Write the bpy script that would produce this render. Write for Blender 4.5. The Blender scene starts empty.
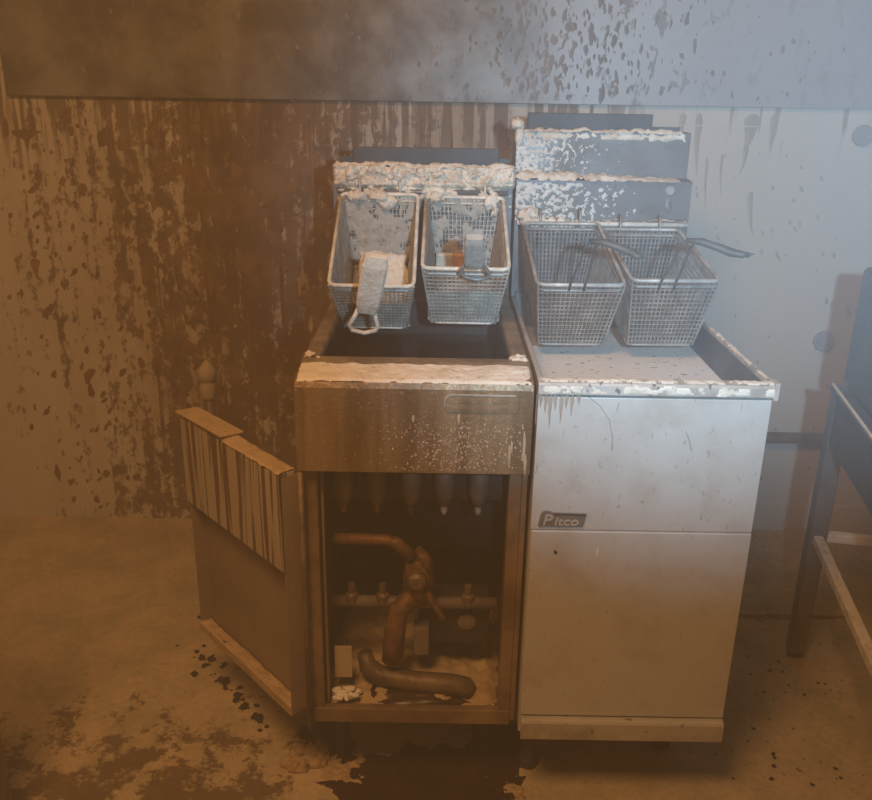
import bpy, math, random
from mathutils import Vector, Matrix, noise

random.seed(7)
SC = bpy.context.scene
COL = SC.collection
R = math.radians

# ------------------------------------------------------------------ camera
PITCH, ROLL, FPX = R(20.0), R(0.95), 870.0
cam_d = bpy.data.cameras.new('camera')
cam = bpy.data.objects.new('camera', cam_d)
COL.objects.link(cam)
cam_d.sensor_fit = 'HORIZONTAL'
cam_d.sensor_width = 36.0
cam_d.lens = 36.0 * FPX / 872.0
cam_d.clip_start = 0.02
_f = Vector((0, math.cos(PITCH), -math.sin(PITCH)))
_r0 = Vector((1, 0, 0)); _u0 = Vector((0, math.sin(PITCH), math.cos(PITCH)))
_r = _r0 * math.cos(ROLL) + _u0 * math.sin(ROLL)
_u = _u0 * math.cos(ROLL) - _r0 * math.sin(ROLL)
_m = Matrix((_r, _u, -_f)).transposed().to_4x4()
_m.translation = Vector((0, 0, 1.32))
cam.matrix_world = _m
SC.camera = cam

# ------------------------------------------------------------------ world, lamps, exposure
SC.view_settings.view_transform = 'Standard'
SC.view_settings.look = 'None'
SC.view_settings.gamma = 1.0
SC.view_settings.use_curve_mapping = False
SC.view_settings.exposure = 0.0

world = bpy.data.worlds.new('world'); SC.world = world
world.use_nodes = True
bg = world.node_tree.nodes['Background']
bg.inputs['Color'].default_value = (1.0, 0.55, 0.25, 1)
bg.inputs['Strength'].default_value = 0.05
# thin smoke hanging everywhere in the room
_vs = world.node_tree.nodes.new('ShaderNodeVolumeScatter')
_vs.inputs['Color'].default_value = (0.95, 0.96, 1.0, 1)
_vs.inputs['Density'].default_value = 0.118
_vs.inputs['Anisotropy'].default_value = 0.0
world.node_tree.links.new(_vs.outputs[0], world.node_tree.nodes['World Output'].inputs['Volume'])

def lamp(name, kind, loc, target, power, color, **kw):
    d = bpy.data.lights.new(name, kind)
    d.energy = power; d.color = color
    for k, v in kw.items():
        setattr(d, k, v)
    o = bpy.data.objects.new(name, d); COL.objects.link(o)
    o.location = loc
    o.rotation_euler = (Vector(target) - Vector(loc)).to_track_quat('-Z', 'Y').to_euler()
    return o
# cold hand torch held to the right of the camera
lamp('hand_torch', 'SPOT', (0.20, -0.03, 1.38), (0.56, 2.4, 1.09), 155.0, (0.50, 0.77, 1.0),
     spot_size=R(57), spot_blend=1.0, shadow_soft_size=0.02)
# warm ceiling fitting to the left of the fryers
lamp('ceiling_lamp', 'AREA', (-0.50, 0.25, 2.55), (-0.50, 1.25, 0.2), 54.0, (1.0, 0.50, 0.185),
     shape='RECTANGLE', size=0.7, size_y=0.7)

# ------------------------------------------------------------------ node helpers
class NT:
    def __init__(s, name):
        s.m = bpy.data.materials.new(name); s.m.use_nodes = True
        s.t = s.m.node_tree; s.n = s.t.nodes; s.n.clear()
        s.out = s.n.new('ShaderNodeOutputMaterial')
        s.b = s.n.new('ShaderNodeBsdfPrincipled')
        s.t.links.new(s.b.outputs[0], s.out.inputs[0])
        s.tc = s.n.new('ShaderNodeTexCoord').outputs['Object']
    def link(s, a, b): s.t.links.new(a, b)
    def val(s, x, sock):
        if isinstance(x, (int, float)): sock.default_value = x
        elif isinstance(x, tuple): sock.default_value = x if len(x) == len(sock.default_value) else (*x, 1)
        else: s.link(x, sock)
    def noise(s, scale=5, detail=4, rough=0.6, sc=(1, 1, 1), off=(0, 0, 0), dist=0.0, vec=None):
        mp = s.n.new('ShaderNodeMapping'); mp.inputs['Scale'].default_value = sc
        mp.inputs['Location'].default_value = off
        s.link(vec or s.tc, mp.inputs[0])
        t = s.n.new('ShaderNodeTexNoise'); s.link(mp.outputs[0], t.inputs['Vector'])
        t.inputs['Scale'].default_value = scale; t.inputs['Detail'].default_value = detail
        t.inputs['Roughness'].default_value = rough; t.inputs['Distortion'].default_value = dist
        return t.outputs['Fac']
    def vor(s, scale=5, sc=(1, 1, 1), off=(0, 0, 0)):
        mp = s.n.new('ShaderNodeMapping'); mp.inputs['Scale'].default_value = sc
        mp.inputs['Location'].default_value = off
        s.link(s.tc, mp.inputs[0])
        t = s.n.new('ShaderNodeTexVoronoi'); s.link(mp.outputs[0], t.inputs['Vector'])
        t.inputs['Scale'].default_value = scale
        return t.outputs['Distance']
    def math(s, op, a, b=0.0):
        m = s.n.new('ShaderNodeMath'); m.operation = op
        s.val(a, m.inputs[0]); s.val(b, m.inputs[1]); return m.outputs[0]
    def ramp(s, x, lo, hi, a=0.0, b=1.0):
        m = s.n.new('ShaderNodeMapRange'); m.interpolation_type = 'SMOOTHSTEP'
        s.val(x, m.inputs[0])
        m.inputs[1].default_value = lo; m.inputs[2].default_value = hi
        m.inputs[3].default_value = a; m.inputs[4].default_value = b
        return m.outputs[0]
    def mix(s, fac, a, b):
        m = s.n.new('ShaderNodeMix'); m.data_type = 'RGBA'
        s.val(fac, m.inputs[0]); s.val(a, m.inputs[6]); s.val(b, m.inputs[7]); return m.outputs[2]
    def xyz(s):
        x = s.n.new('ShaderNodeSeparateXYZ'); s.link(s.tc, x.inputs[0]); return x.outputs
    def bump(s, h, strength=0.3, dist=0.01):
        b = s.n.new('ShaderNodeBump'); s.link(h, b.inputs['Height'])
        b.inputs['Strength'].default_value = strength; b.inputs['Distance'].default_value = dist
        s.link(b.outputs[0], s.b.inputs['Normal'])
    def fin(s, color, rough=0.6, metal=0.0, spec=0.5):
        s.val(color, s.b.inputs['Base Color']); s.val(rough, s.b.inputs['Roughness'])
        s.val(metal, s.b.inputs['Metallic']); s.val(spec, s.b.inputs['Specular IOR Level'])
        return s.m

BROWN = (0.115, 0.058, 0.028)
BROWN2 = (0.21, 0.112, 0.055)

def m_wall():
    n = NT('stained_wall'); X, Y, Z = n.xyz()
    base = n.mix(n.noise(3, 5), (0.60, 0.56, 0.50), (0.72, 0.69, 0.64))
    fine = n.noise(60, 3)
    # heavy oil fan on the left, blown up the wall
    d = n.math('ABSOLUTE', n.math('ADD', X, 0.50))
    fan = n.ramp(d, 0.05, 0.80, 1.0, 0.0)
    left = n.ramp(X, -0.15, 0.45, 1.0, 0.0)
    spl = n.noise(34, 7, 0.74, (1, 1, 0.7), dist=0.2)
    drip = n.noise(30, 4, 0.6, (1, 1, 0.055))
    v = n.math('ADD', n.math('ADD', n.math('MULTIPLY', spl, 0.62), n.math('MULTIPLY', drip, 0.40)), n.math('MULTIPLY', fan, 0.135))
    m1 = n.ramp(v, 0.555, 0.625)
    m1 = n.math('MULTIPLY', m1, n.ramp(n.math('ADD', fan, n.math('MULTIPLY', left, 0.8)), 0.05, 0.5))
    # thin tea coloured film behind the flues and around the fan
    film = n.math('MULTIPLY', n.ramp(X, 0.05, 0.42, 1.0, 0.0), n.ramp(n.noise(7, 5, 0.6, (1, 1, 0.3), off=(3, 0, 1)), 0.35, 0.62, 0.25, 0.85))
    film = n.math('MULTIPLY', film, n.ramp(X, -1.2, -0.5, 0.3, 1.0))
    # fine drizzle from under the panel everywhere
    hi = n.ramp(Z, 0.95, 1.28)
    dz = n.math('MULTIPLY', n.ramp(n.noise(24, 3, 0.5, (1, 1, 0.10), off=(9, 0, 0)), 0.60, 0.68), n.ramp(n.math('ADD', hi, n.math('MULTIPLY', n.noise(6, 2), 0.7)), 0.9, 1.3))
    c = n.mix(film, base, (0.36, 0.24, 0.15))
    st = n.math('MULTIPLY', n.ramp(n.noise(46, 3, 0.5, (1, 1, 0.06), off=(2, 0, 7)), 0.46, 0.54), n.math('MULTIPLY', n.ramp(X, 0.62, 0.40), n.ramp(n.math('ADD', Z, n.math('MULTIPLY', n.noise(20, 2, 0.5, (1, 1, 0.1)), 0.35)), 1.22, 1.40)))
    c = n.mix(n.math('MULTIPLY', st, 0.85), c, (0.15, 0.095, 0.06))
    c = n.mix(n.math('MULTIPLY', dz, 0.75), c, (0.34, 0.25, 0.16))
    bc = n.mix(n.ramp(n.noise(9, 4, off=(5, 2, 1)), 0.4, 0.65), BROWN, BROWN2)
    c = n.mix(n.math('MULTIPLY', m1, 0.86), c, bc)
    n.bump(n.math('ADD', n.math('MULTIPLY', fine, 0.2), m1), 0.25, 0.004)
    return n.fin(c, n.ramp(m1, 0, 1, 0.7, 0.5))

def m_panel():
    n = NT('smoked_steel_panel'); X, Y, Z = n.xyz()
    base = n.mix(n.noise(5, 5), (0.40, 0.41, 0.43), (0.52, 0.54, 0.57))
    soot = n.math('MULTIPLY', n.ramp(X, 0.10, 0.42, 1.0, 0.0), n.ramp(n.noise(5, 5, 0.6, off=(1, 0, 4)), 0.25, 0.6, 0.55, 1.0))
    blot = n.ramp(n.noise(26, 6, 0.66, (1, 1, 0.5), dist=0.5), 0.56, 0.62)
    right = n.ramp(n.math('ABSOLUTE', n.math('SUBTRACT', X, 0.38)), 0.02, 0.5, 1.0, 0.22)
    c = n.mix(soot, base, n.mix(n.ramp(n.noise(9, 5, off=(0, 0, 9)), 0.4, 0.66), (0.090, 0.082, 0.078), (0.19, 0.165, 0.14)))
    c = n.mix(n.math('MULTIPLY', n.math('MULTIPLY', blot, right), 0.75), c, (0.12, 0.10, 0.09))
    c = n.mix(n.math('MULTIPLY', n.ramp(n.vor(30, (1, 1, 0.6)), 0.14, 0.05), 0.35), c, (0.14, 0.10, 0.07))
    n.bump(blot, 0.15, 0.003)
    return n.fin(c, 0.5, 0.25)

def m_floor():
    n = NT('powdered_floor'); X, Y, Z = n.xyz()
    c = n.mix(n.ramp(n.math('ADD', n.math('MULTIPLY', n.noise(7, 6, 0.65), 0.6), n.math('MULTIPLY', n.noise(55, 5, 0.75), 0.4)), 0.38, 0.62), (0.44, 0.37, 0.225), (0.66, 0.51, 0.33))
    # wet, trodden patches towards the front left
    near = n.math('MULTIPLY', n.ramp(Y, 2.0, 1.25), n.ramp(X, 0.0, -0.45))
    w = n.math('ADD', n.math('MULTIPLY', n.noise(13, 8, 0.76), 0.75), n.math('MULTIPLY', near, 0.22))
    wet = n.ramp(w, 0.535, 0.585)
    # charcoal crumbs printed in the powder on the right
    fl = n.math('MULTIPLY', n.ramp(n.noise(48, 4, 0.6), 0.635, 0.68), n.ramp(X, 0.45, 0.75))
    fl2 = n.math('MULTIPLY', n.ramp(n.noise(30, 5, 0.7, off=(3, 3, 0)), 0.60, 0.66), n.ramp(Y, 2.25, 1.5, 0.1, 0.8))
    c = n.mix(n.math('MULTIPLY', fl2, 0.55), c, (0.20, 0.115, 0.055))
    c = n.mix(n.math('MULTIPLY', wet, 0.85), c, n.mix(n.noise(20, 4), (0.10, 0.055, 0.026), (0.20, 0.12, 0.06)))
    c = n.mix(n.math('MULTIPLY', fl, 0.8), c, (0.09, 0.05, 0.03))
    n.bump(n.math('SUBTRACT', n.noise(45, 5, 0.7), n.math('MULTIPLY', wet, 0.7)), 0.35, 0.01)
    return n.fin(c, n.ramp(wet, 0, 1, 0.9, 0.55))

def m_steel(name, a, b, dirt, damt=0.5, rough=0.42, metal=0.35, specks=0.6, streak=False, spk=55):
    n = NT(name)
    c = n.mix(n.noise(4, 5, 0.6), a, b)
    g = n.ramp(n.noise(9, 6, 0.65, (1, 1, 0.4) if streak else (1, 1, 1), off=(2, 5, 1)), 0.45, 0.7)
    c = n.mix(n.math('MULTIPLY', g, damt), c, dirt)
    sp = n.math('MULTIPLY', n.ramp(n.noise(spk, 3, 0.6, (1, 1, 0.5), off=(8, 1, 3)), 0.645, 0.69), specks)
    c = n.mix(sp, c, tuple(x * 0.5 for x in dirt))
    n.bump(n.noise(70, 4, 0.6), 0.06, 0.004)
    return n.fin(c, n.ramp(n.noise(12, 4), 0.3, 0.7, rough - 0.1, rough + 0.15), metal)

def m_oiled():
    n = NT('oil_coated_steel')
    run = n.noise(14, 4, 0.6, (1, 1, 0.10))
    c = n.mix(n.ramp(run, 0.35, 0.68), (0.18, 0.122, 0.07), (0.38, 0.285, 0.18))
    c = n.mix(n.math('MULTIPLY', n.ramp(n.noise(70, 4, 0.65), 0.60, 0.68), 0.5), c, (0.5, 0.42, 0.3))
    n.bump(n.noise(110, 3, 0.6), 0.5, 0.004)
    return n.fin(c, 0.38, 0.2)

def m_powder(name='extinguisher_powder', a=(0.80, 0.735, 0.62), b=(0.60, 0.52, 0.42)):
    n = NT(name)
    c = n.mix(n.ramp(n.noise(22, 5, 0.65), 0.42, 0.66), a, b)
    c = n.mix(n.math('MULTIPLY', n.ramp(n.noise(75, 4, 0.6, off=(4, 4, 4)), 0.62, 0.70), 0.6), c, (0.25, 0.16, 0.08))
    n.bump(n.noise(120, 5, 0.7), 0.6, 0.006)
    return n.fin(c, 0.95, 0, 0.2)

def m_door():
    n = NT('drip_streaked_door')
    c = n.mix(n.noise(5, 4), (0.44, 0.37, 0.29), (0.54, 0.47, 0.38))
    s = n.ramp(n.noise(75, 3, 0.5, (1, 1, 0.03)), 0.47, 0.56)
    c = n.mix(n.math('MULTIPLY', s, 0.9), c, (0.115, 0.055, 0.022))
    return n.fin(c, 0.5, 0.1)

def m_plain(name, col, rough=0.6, metal=0.0, var=0.25, scale=12, bump=0.1):
    n = NT(name)
    c = n.mix(n.ramp(n.noise(scale, 5, 0.65), 0.3, 0.7), tuple(x * (1 - var) for x in col), tuple(min(1, x * (1 + var)) for x in col))
    n.bump(n.noise(scale * 6, 4, 0.6), bump, 0.004)
    return n.fin(c, rough, metal)

M = dict(
    wall=m_wall(), panel=m_panel(), floor=m_floor(),
    ceiling=m_plain('smoked_ceiling', (0.30, 0.25, 0.19), 0.8),
    sidewall=m_plain('plain_wall', (0.45, 0.37, 0.28), 0.8),
    steel=m_steel('dusty_steel', (0.56, 0.575, 0.56), (0.66, 0.67, 0.655), (0.40, 0.34, 0.26), 0.40, 0.45, 0.15, 0.4, spk=120),
    rimsteel=m_steel('grimy_rim_steel', (0.50, 0.49, 0.46), (0.62, 0.60, 0.56), (0.24, 0.19, 0.14), 0.65, 0.5, 0.2, 0.8),
    flue=m_steel('flue_steel', (0.155, 0.16, 0.17), (0.22, 0.225, 0.235), (0.12, 0.11, 0.10), 0.5, 0.45, 0.3, 0.5),
    oiled=m_oiled(), powder=m_powder(a=(0.88, 0.83, 0.73), b=(0.70, 0.62, 0.51)), tanpowder=m_powder('tan_powder', (0.56, 0.42, 0.25), (0.46, 0.33, 0.19)),
    litpowder=m_powder('lit_powder', (0.93, 0.88, 0.78), (0.82, 0.75, 0.63)),  # paler powder copy, brightness of the lit front ledge put into it
    whitepowder=m_powder('white_powder', (0.80, 0.80, 0.78), (0.62, 0.62, 0.60)),
    greypowder=m_powder('grey_powder', (0.50, 0.49, 0.45), (0.36, 0.35, 0.33)),
    door=m_door(),
    doorpanel=m_plain('brown_filmed_steel', (0.31, 0.23, 0.16), 0.5, 0.1, 0.15, 5),
    brownsteel=m_plain('brown_stained_steel', (0.25, 0.165, 0.098), 0.45, 0.2, 0.4, 10),
    dark=m_plain('dark_steel', (0.045, 0.043, 0.042), 0.6, 0.2, 0.4),
    flueinside=m_plain('shaded_flue_steel', (0.07, 0.085, 0.10), 0.6, 0.2, 0.2),  # flue steel darkened for the shadow on back plate and deflector
    tube=m_plain('burner_tube_steel', (0.22, 0.18, 0.15), 0.5, 0.3, 0.3),
    rust=m_plain('rusty_brass', (0.20, 0.105, 0.05), 0.55, 0.3, 0.5, 30, 0.4),
    pipe=m_plain('greasy_pipe', (0.17, 0.115, 0.07), 0.5, 0.2, 0.4, 20, 0.3),
    oil=m_plain('burnt_oil', (0.022, 0.014, 0.009), 0.12, 0.0, 0.3),
    puddle=m_plain('spilt_oil', (0.050, 0.026, 0.012), 0.35, 0.0, 0.25),
    splat=m_plain('oil_splash', (0.22, 0.122, 0.058), 0.5, 0.0, 0.4, 6),
    splatdark=m_plain('dark_oil_splash', (0.20, 0.18, 0.165), 0.5, 0.0, 0.3, 6),
    splatpale=m_plain('pale_oil_splash', (0.44, 0.40, 0.35), 0.6, 0.0, 0.25, 6),
    splatgrey=m_plain('thin_oil_splash', (0.36, 0.31, 0.26), 0.55, 0.0, 0.3, 6),
    wire=m_plain('fouled_wire', (0.58, 0.57, 0.53), 0.5, 0.3, 0.35, 25, 0.2),
    wiredark=m_plain('greasy_shaded_wire', (0.34, 0.335, 0.32), 0.45, 0.35, 0.35, 25, 0.2),  # grey wire, back-lit dimness of the right baskets put into its colour
    rimwire=m_plain('powder_coated_rim', (0.80, 0.77, 0.69), 0.75, 0.0, 0.2, 40, 0.4),
    rimgrey=m_plain('greasy_rim', (0.50, 0.50, 0.48), 0.5, 0.3, 0.3, 30, 0.2),
    grip=m_plain('shaded_grip', (0.085, 0.095, 0.095), 0.5, 0.1, 0.3, 30, 0.2),  # shade on the two right handles put into their colour
    slate=m_plain('dark_equipment_steel', (0.085, 0.10, 0.115), 0.5, 0.2, 0.25),
    standsteel=m_plain('stand_steel', (0.20, 0.22, 0.24), 0.3, 0.6, 0.2),
    plate=m_plain('badge_plate', (0.26, 0.24, 0.21), 0.45, 0.3, 0.2),
    letter=m_plain('badge_letter', (0.62, 0.59, 0.53), 0.45, 0.3, 0.1),
    cover=None, orange=m_plain('orange_residue', (0.75, 0.36, 0.15), 0.8, 0, 0.2, 40),
    char=m_plain('charred_crumb', (0.035, 0.022, 0.014), 0.8, 0, 0.4, 40),
    greydisc=m_plain('grey_cap', (0.36, 0.37, 0.40), 0.6, 0, 0.15),
    tag=m_plain('pale_tag', (0.50, 0.40, 0.28), 0.7, 0, 0.1),
)

def m_surface():
    n = NT('powder_skinned_oil')
    c = n.mix(n.ramp(n.noise(6, 4), 0.4, 0.65), (0.86, 0.88, 0.88), (0.88, 0.85, 0.80))
    sp = n.ramp(n.noise(60, 3, 0.6, (1, 1.6, 1)), 0.635, 0.67)
    c = n.mix(sp, c, (0.10, 0.10, 0.10))
    n.bump(n.noise(50, 4), 0.2, 0.004)
    return n.fin(c, 0.6)
M['cover'] = m_surface()

# ------------------------------------------------------------------ mesh helpers
class MB:
    def __init__(s): s.v = []; s.f = []
    def add(s, vs, fs):
        k = len(s.v); s.v += [tuple(x) for x in vs]; s.f += [tuple(i + k for i in q) for q in fs]; return s
    def box(s, x0, x1, y0, y1, z0, z1):
        return s.add([(x0, y0, z0), (x1, y0, z0), (x1, y1, z0), (x0, y1, z0), (x0, y0, z1), (x1, y0, z1), (x1, y1, z1), (x0, y1, z1)],
                     [(0, 3, 2, 1), (4, 5, 6, 7), (0, 1, 5, 4), (1, 2, 6, 5), (2, 3, 7, 6), (3, 0, 4, 7)])
    def prism(s, poly, a0, a1, axis):
        """closed outline extruded along an axis ('x','y','z')"""
        def P(p, a): return {'x': (a, p[0], p[1]), 'y': (p[0], a, p[1]), 'z': (p[0], p[1], a)}[axis]
        n = len(poly)
        vs = [P(p, a0) for p in poly] + [P(p, a1) for p in poly]
        fs = [tuple(range(n))[::-1], tuple(range(n, 2 * n))] + [(i, (i + 1) % n, n + (i + 1) % n, n + i) for i in range(n)]
        return s.add(vs, fs)
    def tube(s, pts, r, n=8, flat=1.0, up=None):
        pts = [Vector(p) for p in pts]; rs = r if isinstance(r, (list, tuple)) else [r] * len(pts)
        vs = []; fs = []
        t0 = (pts[1] - pts[0]).normalized()
        ref = Vector(up) if up else (Vector((0, 0, 1)) if abs(t0.z) < 0.9 else Vector((1, 0, 0)))
        a = t0.cross(ref).normalized()
        for i, p in enumerate(pts):
            t = ((pts[min(i + 1, len(pts) - 1)] - p).normalized() + (p - pts[max(i - 1, 0)]).normalized())
            t = t.normalized() if t.length > 1e-6 else t0
            a = (a - t * a.dot(t)).normalized(); b = t.cross(a)
            for k in range(n):
                q = 2 * math.pi * k / n + math.pi / n
                vs.append(p + a * (math.cos(q) * rs[i]) + b * (math.sin(q) * rs[i] * flat))
        for i in range(len(pts) - 1):
            for k in range(n):
                fs.append((i * n + k, i * n + (k + 1) % n, (i + 1) * n + (k + 1) % n, (i + 1) * n + k))
        fs.append(tuple(range(n))[::-1]); fs.append(tuple(range((len(pts) - 1) * n, len(pts) * n)))
        return s.add(vs, fs)
    def lathe(s, prof, c, axis='z', n=20):
        """profile [(radius, height)], around an axis through c"""
        vs = []
        for (r, h) in prof:
            for k in range(n):
                q = 2 * math.pi * k / n; a, b = r * math.cos(q), r * math.sin(q)
                vs.append({'z': (c[0] + a, c[1] + b, c[2] + h), 'y': (c[0] + a, c[1] + h, c[2] + b), 'x': (c[0] + h, c[1] + a, c[2] + b)}[axis])
        fs = [(i * n + k, i * n + (k + 1) % n, (i + 1) * n + (k + 1) % n, (i + 1) * n + k) for i in range(len(prof) - 1) for k in range(n)]
        fs += [tuple(range(n))[::-1], tuple(range((len(prof) - 1) * n, len(prof) * n))]
        return s.add(vs, fs)
    def blob(s, c, rx, ry, rz, seed=0.0, amp=0.3, nu=10, nv=7):
        vs = [(c[0], c[1], c[2] - rz)]; fs = []
        for j in range(1, nv):
            ph = math.pi * j / nv - math.pi / 2
            for i in range(nu):
                th = 2 * math.pi * i / nu
                d = Vector((math.cos(ph) * math.cos(th), math.cos(ph) * math.sin(th), math.sin(ph)))
                k = 1 + amp * noise.noise(d * 1.7 + Vector((seed, seed * 1.3, 3)))+ amp * .5 * noise.noise(d * 4 + Vector((seed, 1, seed)))
                vs.append((c[0] + d.x * rx * k, c[1] + d.y * ry * k, c[2] + d.z * rz * k))
        vs.append((c[0], c[1], c[2] + rz)); L = len(vs) - 1
        for i in range(nu):
            fs.append((0, 1 + (i + 1) % nu, 1 + i)); b = 1 + (nv - 2) * nu
            fs.append((L, b + i, b + (i + 1) % nu))
            for j in range(nv - 2):
                fs.append((1 + j * nu + i, 1 + j * nu + (i + 1) % nu, 1 + (j + 1) * nu + (i + 1) % nu, 1 + (j + 1) * nu + i))
        return s.add(vs, fs)
    def crust(s, O, U, V, N, nu, nv, h, seed=0.0, freq=25.0, fill=0.6, edge=0.18, grad=0.0):
        """irregular, lumpy layer lying on the rectangle O + uU + vV, thickness h along N; gaps where it thins out"""
        O, U, V, N = Vector(O), Vector(U), Vector(V), Vector(N).normalized()
        H = []
        for j in range(nv + 1):
            row = []
            for i in range(nu + 1):
                u, v = i / nu, j / nv
                p = O + U * u + V * v
                q = p * freq + Vector((seed, seed * 2, seed * 3))
                k = fill + 0.75 * noise.noise(q) + 0.45 * noise.noise(q * 2.3) + 0.25 * noise.noise(q * 5.1)
                e = min(u, 1 - u) / max(edge * V.length / U.length, 1e-4) if edge > 0 else 9
                f = min(v, 1 - v) / edge if edge > 0 else 9
                k += min(0, min(e, f) - 1) * 0.9 - grad * u
                row.append(min(k, 1.5))
            H.append(row)
        idx = {}; vs = []; fs = []
        def vid(i, j):
            if (i, j) not in idx:
                k = H[j][i]; p = O + U * (i / nu) + V * (j / nv) + N * (max(k, 0) * h + (-0.001 if k <= 0 else 0.0005))
                idx[i, j] = len(vs); vs.append(tuple(p))
            return idx[i, j]
        for j in range(nv):
            for i in range(nu):
                if max(H[j][i], H[j][i + 1], H[j + 1][i], H[j + 1][i + 1]) > 0.02 and sum(x > 0 for x in (H[j][i], H[j][i + 1], H[j + 1][i], H[j + 1][i + 1])) >= 2:
                    fs.append((vid(i, j), vid(i + 1, j), vid(i + 1, j + 1), vid(i, j + 1)))
        return s.add(vs, fs)
    def mesh(s, name, mat, smooth=False):
        me = bpy.data.meshes.new(name); me.from_pydata(s.v, [], s.f); me.update()
        me.materials.append(mat)
        if smooth:
            me.polygons.foreach_set('use_smooth', [True] * len(me.polygons))
        return me

def obj(name, mb, mat, parent=None, bevel=0.0, smooth=False, label=None, cat=None, group=None, kind=None):
    o = bpy.data.objects.new(name, mb.mesh(name, M[mat], smooth)); COL.objects.link(o)
    if parent: o.parent = parent
    if bevel:
        b = o.modifiers.new('bevel', 'BEVEL'); b.width = bevel; b.segments = 2; b.limit_method = 'ANGLE'; b.angle_limit = R(40)
    for k, v in (('label', label), ('category', cat), ('group', group), ('kind', kind)):
        if v: o[k] = v
    return o

def empty(name, loc, label, cat, rot=(0, 0, 0), group=None):
    o = bpy.data.objects.new(name, None); COL.objects.link(o)
    o.location = loc; o.rotation_euler = rot; o['label'] = label; o['category'] = cat
    o.empty_display_size = 0.05
    if group: o['group'] = group
    return o

def stick(o, parent):
    """what clings to a thing moves with it"""
    bpy.context.view_layer.update()
    o.parent = parent; o.matrix_parent_inverse = parent.matrix_world.inverted()
    if 'category' in o: del o['category']
    return o
def box(*a): return MB().box(*a)

# ------------------------------------------------------------------ the room
WY = 2.48
obj('floor', box(-2.2, 2.4, -1.5, WY + 0.1, -0.1, 0.0), 'floor', kind='structure', label='concrete floor dusted with tan powder and dark oil patches')
WB = obj('wall_back', box(-2.2, 2.4, WY, WY + 0.1, 0.0, 2.6), 'wall', kind='structure', label='pale back wall splashed with brown oil behind the fryers')
obj('wall_left', box(-2.3, -2.2, -1.5, WY, 0, 2.6), 'sidewall', kind='structure', label='plain wall beyond the left edge of the photo')
obj('wall_right', box(2.4, 2.5, -1.5, WY, 0, 2.6), 'sidewall', kind='structure', label='plain wall beyond the right edge of the photo')
obj('ceiling', box(-2.3, 2.5, -1.5, WY + 0.1, 2.6, 2.7), 'ceiling', kind='structure', label='smoke stained ceiling above the fryers')
obj('baseboard_back', box(0.60, 2.4, WY - 0.012, WY, 0.0, 0.085), 'wall', kind='structure', label='low skirting at the foot of the back wall, right of fryers')
obj('trim_1', box(0.50, 2.4, WY - 0.0012, WY, 1.222, 1.2245), 'wall', kind='structure', label='thin seam strip on the wall below the steel panel')

SP = obj('steel_wall_panel', box(-1.165, 2.4, WY - 0.018, WY, 1.272, 2.4), 'panel', bevel=0.002,
    label='smoke blackened steel panel fixed across the top of the back wall', cat='panel')

# round caps on the wall, right
def cap(x, z, r, lab):
    obj('round_blanking_disc', MB().lathe([(r, 0), (r, -0.010), (r * 0.92, -0.014), (r * 0.3, -0.014), (r * 0.25, -0.011)], (x, WY, z), 'y', 24), 'greydisc',
        label=lab, cat='disc')
cap(1.148, 1.205, 0.028, 'round grey disc on the wall just below the steel panel')
cap(1.139, 0.625, 0.030, 'round grey disc on the wall beside the dark equipment shadow')

# pipes low on the wall, right of the fryers
g = empty('wall_pipe', (0.5, WY - 0.03, 0.325), 'horizontal stained pipe low on the wall right of the white fryer', 'pipe')
obj('pipe', MB().tube([(0, 0, 0), (1.2, 0, 0)], 0.017, 12), 'pipe', g, smooth=True)
for x in (0.30, 0.95):
    obj('bracket', box(x, x + 0.02, -0.02, 0.03, -0.021, 0.021), 'pipe', g, bevel=0.002)

# gas riser behind the open door
g = empty('gas_riser', (-0.603, 2.17, 0), 'capped vertical gas pipe behind the open fryer door', 'pipe')
obj('pipe', MB().tube([(0, 0, 0), (0, 0, 0.56)], 0.014, 12), 'pipe', g, smooth=True)
obj('fitting', MB().lathe([(0.017, 0.525), (0.021, 0.53), (0.021, 0.565), (0.016, 0.575), (0.024, 0.58), (0.024, 0.605), (0.010, 0.622), (0.003, 0.63)], (0, 0, 0), 'z', 16), 'tag', g, smooth=True)
obj('flange', MB().lathe([(0.045, 0), (0.045, 0.006), (0.02, 0.010)], (0, 0, 0), 'z', 16), 'pipe', g)

# post at the left edge of the frame
g = empty('steel_post', (-0.803, 1.18, 0), 'brown steel post at the lower left corner of the photo', 'post')
obj('post_tube', box(-0.05, 0.05, -0.05, 0.05, 0.006, 0.86), 'brownsteel', g, bevel=0.004)
obj('base_plate', box(-0.07, 0.07, -0.07, 0.07, 0, 0.006), 'brownsteel', g)
obj('top_cap', box(-0.054, 0.054, -0.054, 0.054, 0.86, 0.868), 'brownsteel', g, bevel=0.002)

# ------------------------------------------------------------------ left fryer (burnt)
WL = 0.392
LF = empty('deep_fryer', (-0.232, 1.335, 0), 'burnt oil-coated deep fryer with its cabinet door hanging open', 'fryer', rot=(0, 0, 0))
obj('side_panel', box(0.0, 0.010, 0.022, 0.72, 0.175, 0.850), 'brownsteel', LF, bevel=0.002)
obj('side_panel', box(WL - 0.010, WL, 0.022, 0.72, 0.175, 0.850), 'brownsteel', LF, bevel=0.002)
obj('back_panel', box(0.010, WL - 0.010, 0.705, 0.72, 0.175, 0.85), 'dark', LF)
obj('base_pan', box(0.010, WL - 0.010, 0.035, 0.705, 0.175, 0.185), 'pipe', LF)
obj('base_rail', box(0.010, WL - 0.010, 0.018, 0.035, 0.168, 0.200), 'brownsteel', LF, bevel=0.002)
for x0, x1 in ((0.010, 0.030), (WL - 0.032, WL - 0.010)):
    obj('front_post', box(x0, x1, 0.022, 0.055, 0.200, 0.705), 'brownsteel', LF, bevel=0.002)
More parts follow.
